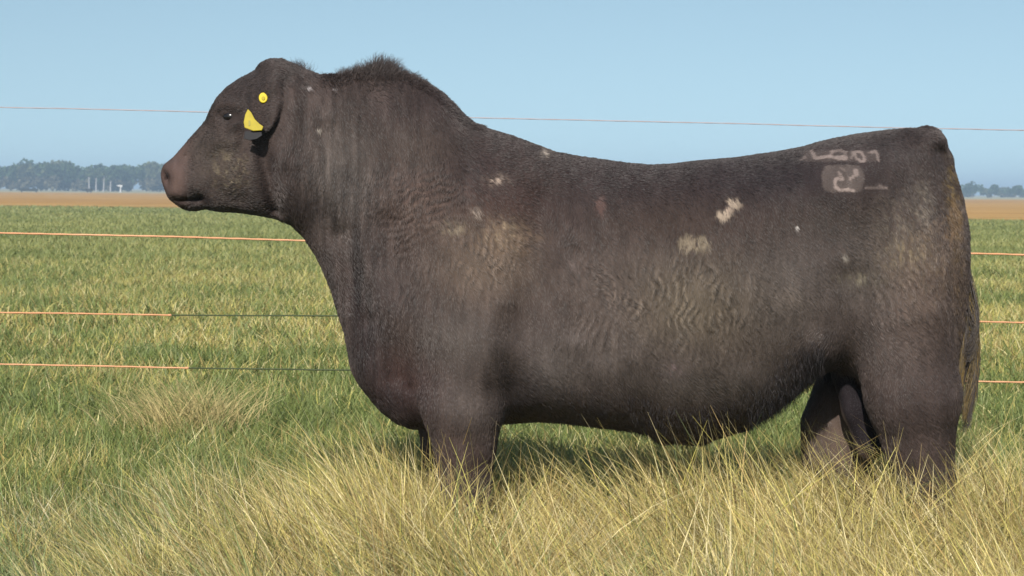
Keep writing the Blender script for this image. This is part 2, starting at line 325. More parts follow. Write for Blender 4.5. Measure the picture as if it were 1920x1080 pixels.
def coat_color(px, py, y, detail=1):
    c = np.tile(BASE, (len(px), 1)) * (0.82 + .36 * fbm(px / 70, py / 90, 3))[:, None]
    for cx, cy, rx, ry, cc, st in PATCH:
        k = st * np.exp(-(((px - cx) / rx)**2 + ((py - cy) / ry)**2))
        c = c * (1 - k[:, None]) + np.array(cc) * k[:, None]
    near = (y < 0)
    for cx, cy, rx, ry, cc, st, bk in SPOTS:
        q = ((px - cx) / rx)**2 + ((py - cy) / ry)**2
        nn = .5 * fbm(px / bk + cx, py / (bk * 1.6) + cy, 3) + .5 * fbm(px / 3.0 + cy, py / 6.5 + cx, 2)
        if bk < 7.5: k = st * near * np.exp(-q * .75) * (.16 + .95 * sstep(.54, .66, fbm(px / 4.2 + cy, py / 8.5 + cx, 3)))
        else: k = st * near * sstep(.50, .62, nn * 1.0 + .42 * np.exp(-q * .8) - .16) * np.exp(-np.maximum(q - .8, 0) * .9)
        c = c * (1 - k[:, None]) + np.array(cc) * k[:, None]
    k = near * .75 * sstep(1.12, .85, (np.abs(px - 1580) / 39)**4 + (np.abs(py - 335) / 26)**4 + .5 * (fbm(px / 6, py / 6, 2) - .5))
    c = c * (1 - k[:, None]) + C(.088, .072, .066) * k[:, None]
    k = near * .45 * sstep(76, 66, np.abs(px - 1575)) * sstep(13, 8, np.abs(py - 293))
    c = c * (1 - k[:, None]) + C(.085, .068, .062) * k[:, None]
    for pts, hw, st in STROKES:
        k = near * st * sstep(hw + .6, hw - .6, polyd(px, py, pts))
        c = c * (1 - k[:, None]) + C(.21, .17, .155) * k[:, None]
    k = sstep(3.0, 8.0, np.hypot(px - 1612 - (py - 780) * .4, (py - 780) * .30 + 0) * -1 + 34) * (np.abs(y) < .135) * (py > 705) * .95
    c = c * (1 - k[:, None]) + C(.012, .010, .012) * k[:, None]  # scrotum nearly black: shade beside the thigh painted into the colour
    k = sstep(362, 335, px + .12 * (py - 330)) * .8                      # bare muzzle skin
    c = c * (1 - k[:, None]) + C(.074, .050, .044) * k[:, None]
    for cx, cy, rx, ry, cc, st in ((313, 331, 4.5, 6, (.004, .003, .003), .97), (345, 375, 28, 2.6, (.014, .009, .009), .8), (322, 300, 16, 5, (.05, .04, .038), .5), (330, 350, 10, 14, (.125, .085, .072), .5)):  # recess shade of nostril and mouth line painted in, plus muzzle tones
        k = st * np.exp(-(((px - cx) / rx)**2 + ((py - cy) / ry)**2)); c = c * (1 - k[:, None]) + np.array(cc) * k[:, None]
    tot, _, m = waves(px, py)
    c = c * np.exp(.42 * tot)[:, None] + (np.maximum(tot, 0)**3 * .030)[:, None] * C(1, .85, .65)
    st_ = (fbm(px / 7 + 3, py / 62, 3) - .5) * (.9 * np.exp(-((px - 640) / 120)**2) + .35) + (fbm(px / 16, py / 30 + 7, 2) - .5) * .45
    c = c * np.exp(st_)[:, None] * C(1.0, .972, .975)
    return np.clip(c, .004, 1)

pxv, pyv = xz_to_px(V[:, 0], V[:, 2], V[:, 1])
tot, _, wm = waves(pxv, pyv)
sidew = sstep(.3, .8, np.abs(N[:, 1]))
disp = (.0026 * tot + .0015 * (fbm(pxv / 22, pyv / 40, 2) - .5) + .014 * (fbm(pxv / 75 + 5, pyv / 110, 2) - .5)) * sidew * np.where(pxv < 400, .3, 1)
V = V + N * disp[:, None]
N, fn_ = vnormals(V, Q)
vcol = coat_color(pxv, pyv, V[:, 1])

def attr_mat(name, rough, spec, sheen=0, trans=0, vary=0, attr='tint'):
    m, nt, b = mat_new(name)
    a = nt.nodes.new('ShaderNodeAttribute'); a.attribute_name = attr
    out = nt.nodes['Material Output']
    nt.links.new(a.outputs['Color'], b.inputs['Base Color'])
    b.inputs['Roughness'].default_value = rough; b.inputs['Specular IOR Level'].default_value = spec
    if sheen: b.inputs['Sheen Weight'].default_value = sheen; b.inputs['Sheen Roughness'].default_value = .5
    if trans:
        tr = nt.nodes.new('ShaderNodeBsdfTranslucent'); mx = nt.nodes.new('ShaderNodeMixShader'); mx.inputs[0].default_value = trans
        nt.links.new(a.outputs['Color'], tr.inputs['Color'])
        nt.links.new(b.outputs[0], mx.inputs[1]); nt.links.new(tr.outputs[0], mx.inputs[2]); nt.links.new(mx.outputs[0], out.inputs['Surface'])
    return m
skin = attr_mat('bull_hide', .8, .07)
b = skin.node_tree.nodes['Principled BSDF']; snt = skin.node_tree
tc = snt.nodes.new('ShaderNodeTexCoord'); nz = snt.nodes.new('ShaderNodeTexNoise'); nz.inputs['Scale'].default_value = 140
bp = snt.nodes.new('ShaderNodeBump'); bp.inputs['Strength'].default_value = .5; bp.inputs['Distance'].default_value = .004
snt.links.new(tc.outputs['Object'], nz.inputs['Vector']); snt.links.new(nz.outputs[0], bp.inputs['Height']); snt.links.new(bp.outputs[0], b.inputs['Normal'])

bull = empty('bull', (float(at(1300, 500, 0)[0]), 0, 0)); bpy.context.view_layer.update()
tag(bull, 'black-brown bull standing side-on in tall dry grass, yellow tags in its ear', 'bull')
mesh_obj('body', V, Q, skin, bull, colors=vcol)

# hair curves
def hair_obj(name, roots, pts, rad, cols, mat, parent):
    n, k, _ = pts.shape
    hc = bpy.data.hair_curves.new(name); hc.add_curves([k] * n)
    hc.points.foreach_set('position', (pts - np.array(parent.location)).astype(np.float32).ravel())
    r = hc.attributes.get('radius') or hc.attributes.new('radius', 'FLOAT', 'POINT')
    r.data.foreach_set('value', rad.astype(np.float32).ravel())
    a = hc.attributes.new('tint', 'FLOAT_COLOR', 'CURVE'); c = np.ones((n, 4), np.float32); c[:, :3] = cols
    a.data.foreach_set('color', c.ravel())
    hc.materials.append(mat)
    o = bpy.data.objects.new(name, hc); col.objects.link(o); o.parent = parent
    return o
def unit(v): return v / (np.linalg.norm(v, axis=-1, keepdims=True) + 1e-12)
hair_m = attr_mat('bull_hair', .42, .38)
area = np.linalg.norm(fn_, axis=1)
cen = V[Q].mean(1); cpx, cpy = xz_to_px(cen[:, 0], cen[:, 2], cen[:, 1])
fnn = unit(fn_)
wgt = area * np.where(cen[:, 1] > .12, .10, 1.0) * np.where(cen[:, 2] < .22, .15, 1) * np.where(cpx < 345, .25, 1) * np.where(cpx < 520, 1.6, 1)
edge = np.abs(cen[:, 1]) < .12
wgt *= np.where(edge & (fnn[:, 2] > .2), 1.5, 1)
NH = 230000
fi = rng.choice(len(Q), NH, p=wgt / wgt.sum())
u, v = rng.random(NH)[:, None], rng.random(NH)[:, None]
q = V[Q[fi]]; nq = N[Q[fi]]
root = (q[:, 0] * (1 - u) + q[:, 1] * u) * (1 - v) + (q[:, 3] * (1 - u) + q[:, 2] * u) * v
nrm = unit((nq[:, 0] * (1 - u) + nq[:, 1] * u) * (1 - v) + (nq[:, 3] * (1 - u) + nq[:, 2] * u) * v)
hx, hy = xz_to_px(root[:, 0], root[:, 2], root[:, 1])
g = np.zeros((NH, 3)); g[:, 0] = .35; g[:, 2] = -1
kb = sstep(430, 300, hy)[:, None] * sstep(820, 950, hx)[:, None]; g = g * (1 - kb) + C(1, 0, -.35) * kb          # back: rearwards
kh = sstep(560, 480, hx)[:, None]; g = g * (1 - kh) + C(1, 0, -.1) * kh
kr = sstep(1560, 1720, hx)[:, None]; g = g * (1 - kr) + C(.55, 0, -1) * kr
g[:, 0] += (fbm(hx / 90, hy / 90, 2) - .5) * 1.6; g[:, 2] += (fbm(hx / 90 + 40, hy / 90, 2) - .5) * 1.0
wt, wc, wmm = waves(hx, hy)
side_t = np.cross(nrm, unit(g)); g = unit(g) + side_t * (wc * .8)[:, None] * 1.0
g = g - (g * nrm).sum(1)[:, None] * nrm; g = unit(unit(g) + rng.normal(0, .11, (NH, 3)))
L = np.full(NH, .015)
L = np.where(hx < 520, .009, L); L = np.where(hx < 350, .004, L); L = np.where(np.hypot((hx - 434) / 17, (hy - 219) / 11) < 1, .0005, L)
L = np.where((hx > 520) & (hx < 900) & (hy < 420), .019, L)
L = L * (1 + .6 * wmm)
under = (nrm[:, 2] < -.35) & (hy > 620); L = np.where(under, .018, L)
L = np.where(under & (hx > 1380) & (hx < 1540), .024, L)
lift = np.full(NH, .26) + rng.normal(0, .08, NH)
crest = (nrm[:, 2] > .45) & (hx > 600) & (hx < 905) & (np.abs(root[:, 1]) < .10)
L = np.where(crest, .018, L); lift = np.where(crest, .36, lift)
brand_ = (root[:, 1] < 0) & (np.abs(hx - 1585) < 85) & (hy > 276) & (hy < 366); L = np.where(brand_, .006, L)
L = np.where((np.abs(root[:, 1]) < .135) & (hy > 715) & (hx > 1560) & (hx < 1665), .002, L)
L *= rng.uniform(.7, 1.25, NH)
K = 4; ts = np.linspace(0, 1, K)[None, :, None]
dirr = unit(g + nrm * lift[:, None])
P_ = root[:, None, :] + L[:, None, None] * (dirr[:, None, :] * ts - nrm[:, None, :] * (.22 * ts**2) * (~crest)[:, None, None])
clump = .75 + .5 * fbm(hx / 5, hy / 9, 2)
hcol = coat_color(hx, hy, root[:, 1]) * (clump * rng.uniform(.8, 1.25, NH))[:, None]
rad = .00062 * np.ones((NH, K)) * np.array([1, .95, .7, .15])[None, :] * (1 + .0 * L[:, None])
hair_obj('coat', root, P_, rad, hcol, hair_m, bull)

def tufts(name, roots, dirs, lens, cols, r0, curl=.15, K=6, sag=.2, parent=None):
    n = len(roots); ts = np.linspace(0, 1, K)
    ph = rng.random((n, 1)) * 6.28; P = np.zeros((n, K, 3)); D = unit(dirs)
    off = unit(np.cross(D, rng.normal(0, 1, (n, 3))))
    for k, t in enumerate(ts):
        P[:, k] = roots + lens[:, None] * (D * t + off * (curl * t * np.sin(ph + 3 * t))) + np.array([0, 0, -1]) * (lens * sag * t * t)[:, None]
    R = np.full((n, K), r0) * np.linspace(1, .2, K)[None, :]
    return hair_obj(name, roots, P, R, cols, hair_m, parent or bull)
def top_z(px):                         # outline height at a pixel column
    X = at(px, 200, 0)[0]; i = int(round((X - gx[0]) / H)); j = np.where(T2[i] > 0)[0].max(); return X, gz[j]
# mane along the crest, sparse and uneven
r_, d_, l_ = [], [], []
for i in range(6500):
    px = rng.uniform(612, 900) if i % 3 else rng.normal(712, 48); px = min(max(px, 605), 930)
    X, Z = top_z(px); yy = rng.normal(0, .05)
    k = vnoise(np.array([px / 9.]), np.array([3.3]))[0]
    Lh = (.018 + .050 * math.exp(-((px - 705) / 60)**2) * (.45 + k) + .016 * k) * rng.uniform(.4, 1.1)
    Lh *= 1 - .75 * float(sstep(740, 880, px))
    r_.append((X, yy, Z - .006 - yy * yy * 3.5)); d_.append((rng.normal(.15 + .8 * (px - 640) / 300, .3), yy * 4 + rng.normal(0, .3), 1)); l_.append(Lh)
for px in (765, 772, 741): # three longer wisps
    for i in range(14):
        X, Z = top_z(px); r_.append((X + rng.normal(.02, .004), rng.normal(0, .01), Z - .01)); d_.append((-.75 + rng.normal(0, .07), 0, 1)); l_.append(.06 * rng.uniform(.7, 1))
r_, d_, l_ = map(np.array, (r_, d_, l_))
tufts('mane', r_, d_, l_, C(.068, .053, .050) * rng.uniform(.5, 1.4, (len(r_), 1)), .0006)
r_, d_, l_ = [], [], []
for i in range(1000):
    px = rng.uniform(535, 625); X, Z = top_z(px)
    r_.append((X, rng.normal(0, .025), Z - .012)); d_.append((rng.normal(-.5, .4), rng.normal(0, .3), 1)); l_.append((.060 * math.exp(-((px - 570) / 20)**2) + .012) * rng.uniform(.3, 1.1))
tufts('poll_tuft', *map(np.array, (r_, d_, l_)), C(.065, .052, .050) * rng.uniform(.5, 1.5, (1000, 1)), .0006, curl=.3)
# fringe under belly and flank, its dark tint painting the shade there
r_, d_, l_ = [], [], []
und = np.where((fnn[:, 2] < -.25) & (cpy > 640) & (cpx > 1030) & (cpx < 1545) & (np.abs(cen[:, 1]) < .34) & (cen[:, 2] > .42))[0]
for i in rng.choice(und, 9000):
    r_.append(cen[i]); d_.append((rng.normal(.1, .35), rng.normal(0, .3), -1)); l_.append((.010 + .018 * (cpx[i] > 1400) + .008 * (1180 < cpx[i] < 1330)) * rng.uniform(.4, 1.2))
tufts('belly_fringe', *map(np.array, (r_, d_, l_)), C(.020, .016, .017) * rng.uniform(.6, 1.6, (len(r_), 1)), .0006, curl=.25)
# tail switch
n = 4200
tpx = rng.choice([0, 1, 2], n, p=[.55, .28, .17]); a = rng.random(n)
r_ = np.array([at(1800 - 8 * k * (k > .4), 480 + 190 * k, 0) + np.array([0, rng.normal(-.06, .014), 0]) for k in a])
up = rng.random(n) < .38; a2 = rng.random(n)
NL = 22; lk = rng.integers(0, NL, n); lc = rng.uniform(1779, 1817, NL); le = rng.uniform(650, 800, NL); lcol = rng.random(NL); lph = rng.random(NL) * 6.28; lamp = rng.uniform(.004, .012, NL)
ctr = lc[lk] + rng.normal(0, 1.8, n); tpx = np.where(lc[lk] < 1788, 2, np.where(lc[lk] < 1800, 1, 0)); ld = rng.uniform(-.16, -.02, NL)
endp = np.array([at(c, e_ + 40 * (r - .5), d_) for c, r, e_, d_ in zip(ctr, rng.random(n), le[lk], ld[lk])])
pth = np.array([(1770, 300), (1788, 380), (1799, 480), (1802, 580)], float)
for i in np.where(up)[0]:
    yy = 320 + 230 * a2[i]; xx = np.interp(yy, pth[:, 1], pth[:, 0])
    r_[i] = at(xx + rng.normal(0, 5), yy, -.035 + rng.normal(0, .006)); yb_ = yy + rng.uniform(70, 190)
    endp[i] = at(np.interp(yb_, [300, 400, 500, 600, 760], [1772, 1793, 1804, 1807, 1799]) + rng.normal(0, 6), yb_, -.07)
P_ = np.zeros((n, 9, 3)); ph = rng.random(n) * 6.28; phc = lph[lk]
for k, t in enumerate(np.linspace(0, 1, 9)):
    P_[:, k] = r_ * (1 - t) + endp * t
    P_[:, k, 0] += np.where(up, .002, .022 * (tpx == 0) + .008) * math.sin(math.pi * t) + np.where(up, .001, lamp[lk]) * np.sin(6 * t + phc) * t + .004 * np.sin(9 * t + ph)
    P_[:, k, 1] += -.02 * math.sin(math.pi * t) + .01 * np.sin(6 * t + ph)
tc_ = C(.05, .040, .034) * rng.uniform(.6, 1.6, (n, 1)); yk = (rng.random(n) < np.where(up, .34, np.where(lcol[lk] < .36, .75, .06)))[:, None]
tc_ = np.where(yk, C(.16, .11, .035) * rng.uniform(.35, 1.3, (n, 1)), tc_)
hair_obj('tail_switch', r_, P_, np.full((n, 9), .0007) * np.linspace(1, .4, 9), tc_, hair_m, bull)

# eye, tags, hooves
def uv_ball(c, r, seg=20, ring=12, sc=(1, 1, 1)):
    vs, fs = [], []
    for i in range(ring + 1):
        for j in range(seg):
            a, b_ = math.pi * i / ring, 2 * math.pi * j / seg
            vs.append((c[0] + r * sc[0] * math.sin(a) * math.cos(b_), c[1] + r * sc[1] * math.sin(a) * math.sin(b_), c[2] + r * sc[2] * math.cos(a)))
    for i in range(ring):
        for j in range(seg): fs.append((i * seg + j, i * seg + (j + 1) % seg, (i + 1) * seg + (j + 1) % seg, (i + 1) * seg + j))
    return vs, fs
eye_m = mat_plain('eye_glass', (.008, .006, .006), .22, spec=.4)
for s in (-1, 1):
    p = at(434, 219, s * (T_at(433, 219) - .002)); mesh_obj('eye', *uv_ball(p, .024, sc=(1.2, 1, .9)), eye_m, bull)
yel = mat_plain('yellow_plastic', (.50, .38, .003), .5, spec=.2, var=.06, scale=60)
yel2 = mat_plain('faded_yellow_plastic', (.33, .26, .012), .55, spec=.2, var=.2, scale=40)
blk = mat_plain('black_plastic', (.010, .009, .012), .5, spec=.4)
def slab(pts, th, mat, name, parent, bevel=.0015):
    """plate through 3-D outline points, thickness th towards -Y"""
    pts = [np.array(p) for p in pts]; n = len(pts); nv = np.cross(pts[1] - pts[0], pts[2] - pts[1]); nv /= np.linalg.norm(nv)
    if nv[1] > 0: nv = -nv
    c = sum(pts) / n
    ins = [p + (c - p) / np.linalg.norm(c - p) * bevel for p in pts]
    vs = [p for p in ins] + [p + nv * bevel for p in pts] + [p + nv * (th - bevel) for p in pts] + [p + nv * th for p in ins]
    fs = [tuple(range(n)), tuple(reversed(range(3 * n, 4 * n)))]
    for k in range(3): fs += [(k * n + i, k * n + (i + 1) % n, (k + 1) * n + (i + 1) % n, (k + 1) * n + i) for i in range(n)]
    return mesh_obj(name, vs, fs, mat, parent, smooth=False)
ye = T_at(505, 165) + .012
def ear_y(py): return -(ye - .02 + .065 * (py - 146) / 102) - .026
cb = [(494 + 8.2 * math.cos(a), 185 + 9.6 * math.sin(a)) for a in np.linspace(0, 2 * math.pi, 20, endpoint=False)]
tg = slab([at(a, b_, ear_y(b_) + .010) for a, b_ in cb], .010, yel, 'ear_tag', bull); tag(tg, 'small round yellow button tag')
cb2 = [(494 + 3.5 * math.cos(a), 185 + 4.0 * math.sin(a)) for a in np.linspace(0, 2 * math.pi, 14, endpoint=False)]
slab([at(a, b_, ear_y(b_) + .001) for a, b_ in cb2], .004, yel2, 'tag_pin', tg)
fl = [(465,205),(471,211),(478,224),(487,233),(494,238),(491,245),(475,246),(459,240),(457,230),(460,215)]
tg2 = slab([at(a, b_, ear_y(b_) - .004) for a, b_ in fl], .004, yel2, 'ear_tag', bull); tag(tg2, 'faded yellow flag-shaped tag, folded')
bl = [(460,245),(475,248),(491,247),(492,254),(482,261),(468,263),(457,260)]
slab([at(a, b_, ear_y(235) - .002) for a, b_ in bl], .004, blk, 'tag_panel', tg2)
slab([at(a, b_, ear_y(b_) - .009) for a, b_ in [(466,226),(469,226),(469,236),(466,236)]], .001, mat_plain('tag_print', (.25, .22, .04), .6), 'tag_mark', tg2, .0003)
hoof_m = mat_plain('hoof_horn', (.03, .025, .02), .45, bump=.2, scale=60)
for px, Y in ((1722, -.20), (1565, .20), (872, -.22), (842, .21)):
    X = at(px, 1060, Y)[0]; vs, fs = [], []
    for s in (-1, 1):
        o = len(vs); cy = Y + s * .031
        for zz, sx, sy, dx in ((0, .075, .028, -.03), (.03, .066, .027, -.022), (.07, .050, .024, -.008), (.085, .03, .016, 0)):
            for a in np.linspace(0, 2 * math.pi, 14, endpoint=False): vs.append((X + dx + sx * math.cos(a), cy + sy * math.sin(a), zz))
        for r in range(3):
            for i in range(14): fs.append((o + r * 14 + i, o + r * 14 + (i + 1) % 14, o + (r + 1) * 14 + (i + 1) % 14, o + (r + 1) * 14 + i))
        fs.append(tuple(range(o + 13, o - 1, -1))); fs.append(tuple(range(o + 42, o + 56)))
    mesh_obj('hoof', vs, fs, hoof_m, bull)

# ------------------------------------------------------------------ grass
def field_mix(x, D):                   # 0 green .. 1 dry, patches seen as flattened bands
    a = fbm(x / D * 11 + 5, np.log(D) * 13, 3); b_ = fbm(x / 5 + 20, D / 6 + 3, 2)
    return a * .55 + b_ * .45
GREENS = np.array([(.16, .215, .05), (.21, .26, .07), (.11, .16, .045), (.27, .31, .11)])
DRYS = np.array([(.54, .43, .15), (.64, .54, .19), (.42, .30, .11), (.56, .50, .13), (.76, .66, .34)])
def blades(name, P, h, w, az, lean, droop, cols, segs, parent=None):
    n = len(P); K = segs + 1
    dirx, diry = np.cos(az), np.sin(az)
    sa = rng.random(n) * math.pi; sx, sy = np.cos(sa), np.sin(sa) * .6
    V_ = np.zeros((n, K, 2, 3), np.float32)
    for k in range(K):
        t = k / segs
        r = h * (lean * t + droop * t**2.2); z = h * np.maximum(t * (1 - .12 * lean) - .42 * droop * t**2.6, 0)
        ww = w * .5 * (1 - .9 * t**1.6) * (1 if k else .8)
        for s_ in (0, 1):
            sg = 1 if s_ else -1
            V_[:, k, s_, 0] = P[:, 0] + dirx * r + sg * sx * ww
            V_[:, k, s_, 1] = P[:, 1] + diry * r + sg * sy * ww
            V_[:, k, s_, 2] = P[:, 2] + z
    base = (np.arange(n) * K * 2)[:, None, None] + (np.arange(segs) * 2)[None, :, None]
    Fq = (base + np.array([0, 1, 3, 2])[None, None, :]).reshape(-1, 4)
    cc = np.repeat(cols, K * 2, axis=0)
    return mesh_obj(name, V_.reshape(-1, 3), Fq, grass_m, parent, colors=cc)
grass_m = attr_mat('grass_blade', .55, .35, trans=.28)
def pick(n, pal, dr, lo=.55, hi=1.35):                  # colour per blade, dr = chance of dry
    dry = rng.random(n) < dr
    c = np.where(dry[:, None], DRYS[rng.integers(0, len(DRYS), n)], GREENS[rng.integers(0, len(GREENS), n)])
    return c * rng.uniform(lo, hi, (n, 1))
def zone(D0, D1, n, margin=.5, power=1.0):
    # density falls with distance so that blades stay evenly dense in view
    uu = rng.random(n); D = 1 / (1 / D0**power + uu * (1 / D1**power - 1 / D0**power))**(1 / power)
    x = (rng.random(n) * 2 - 1) * (.40 * D + margin)
    return x, D
# A: the tall dry stand around the bull
n = 140000
D = rng.uniform(3.3, 6.55, n); x = (rng.random(n) * 2 - 1) * (.31 * D + .8)
tc_n = 1000
tx = rng.uniform(-2.8, 2.8, tc_n); tD = rng.uniform(3.3, 6.5, tc_n); tk = rng.integers(0, tc_n, n)
intuft = rng.random(n) < .62
tr_ = rng.normal(0, 1, n)
x = np.where(intuft, tx[tk] + rng.normal(0, .05, n), x); D = np.where(intuft, tD[tk] + rng.normal(0, .05, n), D)
right = sstep(-1.7, -.4, x * 5.4 / D + .5 * (fbm(x * 2.2, D * 2.2, 2) - .5))                      # the tall dry mass lies right of the chest
hp = fbm(x * 1.3 + 3, D * 1.3, 2)
h = (.21 + .16 * right + .10 * np.exp(-((x + .17) / .35)**2) * sstep(4.4, 4.9, D)) * (.72 + .55 * hp) * rng.uniform(.55, 1.15, n) * np.where(intuft, .85 + .4 * rng.random(tc_n)[tk], .85)
h *= (1 + .10 * sstep(.2, 1.2, x)) * (1 + .06 * right * sstep(4.6, 5.3, D)) 
dryp = np.clip(.27 + .50 * right + 1.3 * (fbm(x * .9 + 50, D * .9, 2) - .5) + np.where(intuft, (rng.random(tc_n)[tk] - .5) * .5, 0), .08, .97)
taz = math.pi + rng.normal(0, .9, tc_n); tl = np.abs(rng.normal(.32, .2, tc_n))
az = np.where(intuft, taz[tk] + rng.normal(0, .45, n), math.pi + rng.normal(0, 1.1, n)); az = az + (rng.random(n) < .20) * math.pi
lean = np.where(intuft, tl[tk] + np.abs(rng.normal(.05, .12, n)), np.abs(rng.normal(.35, .3, n)))
low_ = rng.random(n) < .30; h = np.where(low_, h * .5, h); dryp = np.where(low_, dryp * .45, dryp); droop = rng.uniform(0, .7, n)**1.3
blades('tall_grass', np.stack([x, D - 6, np.zeros(n)], 1), h, rng.uniform(.0022, .0062, n), az, lean, droop, pick(n, 0, dryp, .38, 1.45) * (.72 + .5 * rng.random(tc_n)[tk])[:, None] * (C(.95, 1, 1.35) * (1 - right[:, None]) + C(1.0, 1, 1.1) * right[:, None]), 5)
tag(bpy.data.objects['tall_grass'], 'tall dry straw-yellow grass hiding the feet of the bull', 'grass', kind='stuff')
# long arching stalks standing above it
n = 2600
D = rng.uniform(3.9, 5.75, n); x = rng.uniform(-1.6, 1.7, n) * D / 5.5; kk = sstep(-1.3, -.4, x)
h = rng.uniform(.30, .50, n) * (.66 + .34 * kk); h[:60] = rng.uniform(.55, .68, 60); x[:60] = rng.uniform(-.75, 1.6, 60); D[:60] = rng.uniform(4.9, 5.6, 60)
blades('grass_stalk', np.stack([x, D - 6, np.zeros(n)], 1), h, rng.uniform(.0022, .0034, n), math.pi + rng.normal(0, .7, n) + (rng.random(n) < .15) * math.pi, rng.uniform(.2, .85, n), rng.uniform(.1, .95, n),
       (DRYS[rng.integers(0, 5, n)] * .6 + C(.72, .62, .38) * .4) * rng.uniform(.65, 1.15, (n, 1)), 8)
tag(bpy.data.objects['grass_stalk'], 'long pale seed stalks arching above the dry grass in front of the bull', 'grass stalks', kind='stuff')
# B, C, D: the pasture
def pasture(name, D0, D1, n, segs, hh, ww, label, power=1.0, margin=1.2):
    x, D = zone(D0, D1, n, margin, power)
    ok = D < 100 - .62 * x + 14 * (fbm(x / 9, D / 9, 2) - .5); x, D = x[ok], D[ok]; n = len(x)
    mx = field_mix(x, D)
    dr = (mx - .47) * 2.4 + .28 + .34 * np.exp(-((D - 15.5 - 1.5 * (vnoise(x / 3, x * 0 + 2) - .5)) / 2.6)**2) - .14 * np.exp(-((D - 9.2) / .9)**2)
    dr = dr + .5 * sstep(.62, .74, fbm(x / 1.3 + 70, D / 1.1, 3)); dr = np.clip(dr, .06, .85)
    h = rng.uniform(*hh, n) * (.7 + .6 * fbm(x / 1.5, D / 1.5 + 9, 2)); w = rng.uniform(*ww, n) * np.maximum(1, D / D0)**power
    cols = .9 * pick(n, 0, dr, .65, 1.25); gm = C(.215, .232, .075); fl = sstep(10, 45, D)[:, None] * .68 + .15; cols = cols * (1 - fl) + gm * (.8 + .4 * mx[:, None]) * fl
    blades(name, np.stack([x, D - 6, np.zeros(n)], 1), h, w, rng.random(n) * 6.283, rng.uniform(.05, .55, n), rng.uniform(0, .6, n), cols, segs)
    tag(bpy.data.objects[name], label, 'grass', kind='stuff')
pasture('pasture_grass', 6.4, 18, 265000, 3, (.09, .22), (.0045, .009), 'green pasture grass mixed with dry blades just behind the bull')
pasture('far_pasture_grass', 18, 55, 165000, 2, (.08, .18), (.009, .02), 'green pasture farther off beyond the wire fence')
pasture('distant_pasture_grass', 55, 135, 78000, 2, (.07, .15), (.03, .06), 'distant strip of green pasture before the brown field')
# dry tussock heaps on the left
n = 1500; tt = rng.random(n)
tx_, td_ = at(355, 760, 2.6)[0], 8.6
blades('dry_tussock', np.stack([tx_ + rng.normal(0, .13, n), td_ - 6 + rng.normal(0, .15, n), np.zeros(n)], 1), rng.uniform(.20, .44, n), rng.uniform(.004, .008, n),
       math.pi * (rng.random(n) < .72) + rng.normal(0, .6, n), rng.uniform(.0, .35, n), rng.uniform(.1, .7, n), np.where(rng.random((n, 1)) < .22, C(.2, .24, .07), C(.54, .44, .20)) * rng.uniform(.6, 1.2, (n, 1)), 5)
tag(bpy.data.objects['dry_tussock'], 'low heap of dead tan grass in the green pasture, left of the bull', 'tussock')
for k, (px, dd, sp, hh, nn_) in enumerate([(300, 5.2, .06, .38, 420), (150, 4.9, .06, .32, 220), (560, 5.6, .10, .34, 500), (30, 5.8, .08, .30, 250)]):
    X = at(px, 900, dd - 6)[0]; n = nn_
    o = blades('straw_tuft', np.stack([X + rng.normal(0, sp, n), dd - 6 + rng.normal(0, sp, n), np.zeros(n)], 1), hh * rng.uniform(.6, 1.1, n), rng.uniform(.0025, .0042, n),
       math.pi + rng.normal(0, .8, n) + (rng.random(n) < .25) * math.pi, rng.uniform(.1, .6, n), rng.uniform(.1, .9, n), DRYS[rng.integers(0, 5, n)] * rng.uniform(.75, 1.1, (n, 1)), 6)
    tag(o, ['tallest pale straw tuft in the left foreground, below the tan heap', 'small straw tuft left of the tallest pale tuft', 'wide straw tuft just left of the front legs of the bull', 'short straw tuft at the left edge of the picture'][k], 'grass tuft', 'straw tufts in the left foreground')

# ------------------------------------------------------------------ ground sheet
m, gnt, gb = mat_new('ground'); Nn = gnt.nodes.new; Lk = gnt.links.new
tcg = Nn('ShaderNodeTexCoord'); sep = Nn('ShaderNodeSeparateXYZ'); Lk(tcg.outputs['Object'], sep.inputs[0])
def noise(scale, detail=4, vec=None, sx=1, sy=1):
    mp = Nn('ShaderNodeMapping'); mp.inputs['Scale'].default_value = (sx, sy, 1); Lk(tcg.outputs['Object'], mp.inputs[0])
    z = Nn('ShaderNodeTexNoise'); z.inputs['Scale'].default_value = scale; z.inputs['Detail'].default_value = detail; Lk(mp.outputs[0], z.inputs['Vector']); return z.outputs[0]
def ramp(fac, stops):
    r = Nn('ShaderNodeValToRGB'); Lk(fac, r.inputs[0]); e = r.color_ramp.elements
    while len(e) < len(stops): e.new(.5)
    for el, (p, c) in zip(e, stops): el.position = p; el.color = (*c, 1)
    return r.outputs[0]
def mixc(f, a, b_):
    x_ = Nn('ShaderNodeMixRGB'); Lk(f, x_.inputs[0]); Lk(a, x_.inputs[1]); Lk(b_, x_.inputs[2]); return x_.outputs[0]
def mth(op, a, b_=None, cl=False):
    x_ = Nn('ShaderNodeMath'); x_.operation = op; x_.use_clamp = cl
    for i, q_ in enumerate((a, b_)):
        if q_ is None: continue
        if isinstance(q_, (int, float)): x_.inputs[i].default_value = q_
        else: Lk(q_, x_.inputs[i])
    return x_.outputs[0]
green = ramp(noise(.35, 6), [(.36, (.10, .145, .04)), (.5, (.15, .18, .055)), (.62, (.26, .22, .095))])
green2 = ramp(noise(14, 6), [(.35, (.055, .065, .022)), (.65, (.17, .17, .065))])
gr = mixc(ramp(mth('MULTIPLY', sep.outputs['Y'], 1 / 60), [(.1, (1, 1, 1)), (.7, (0, 0, 0))]), green, green2)
stripe = noise(1, 5, sx=.006, sy=.10)
brown = ramp(stripe, [(.30, (.34, .17, .045)), (.46, (.44, .24, .065)), (.56, (.51, .31, .105)), (.68, (.37, .195, .05))])
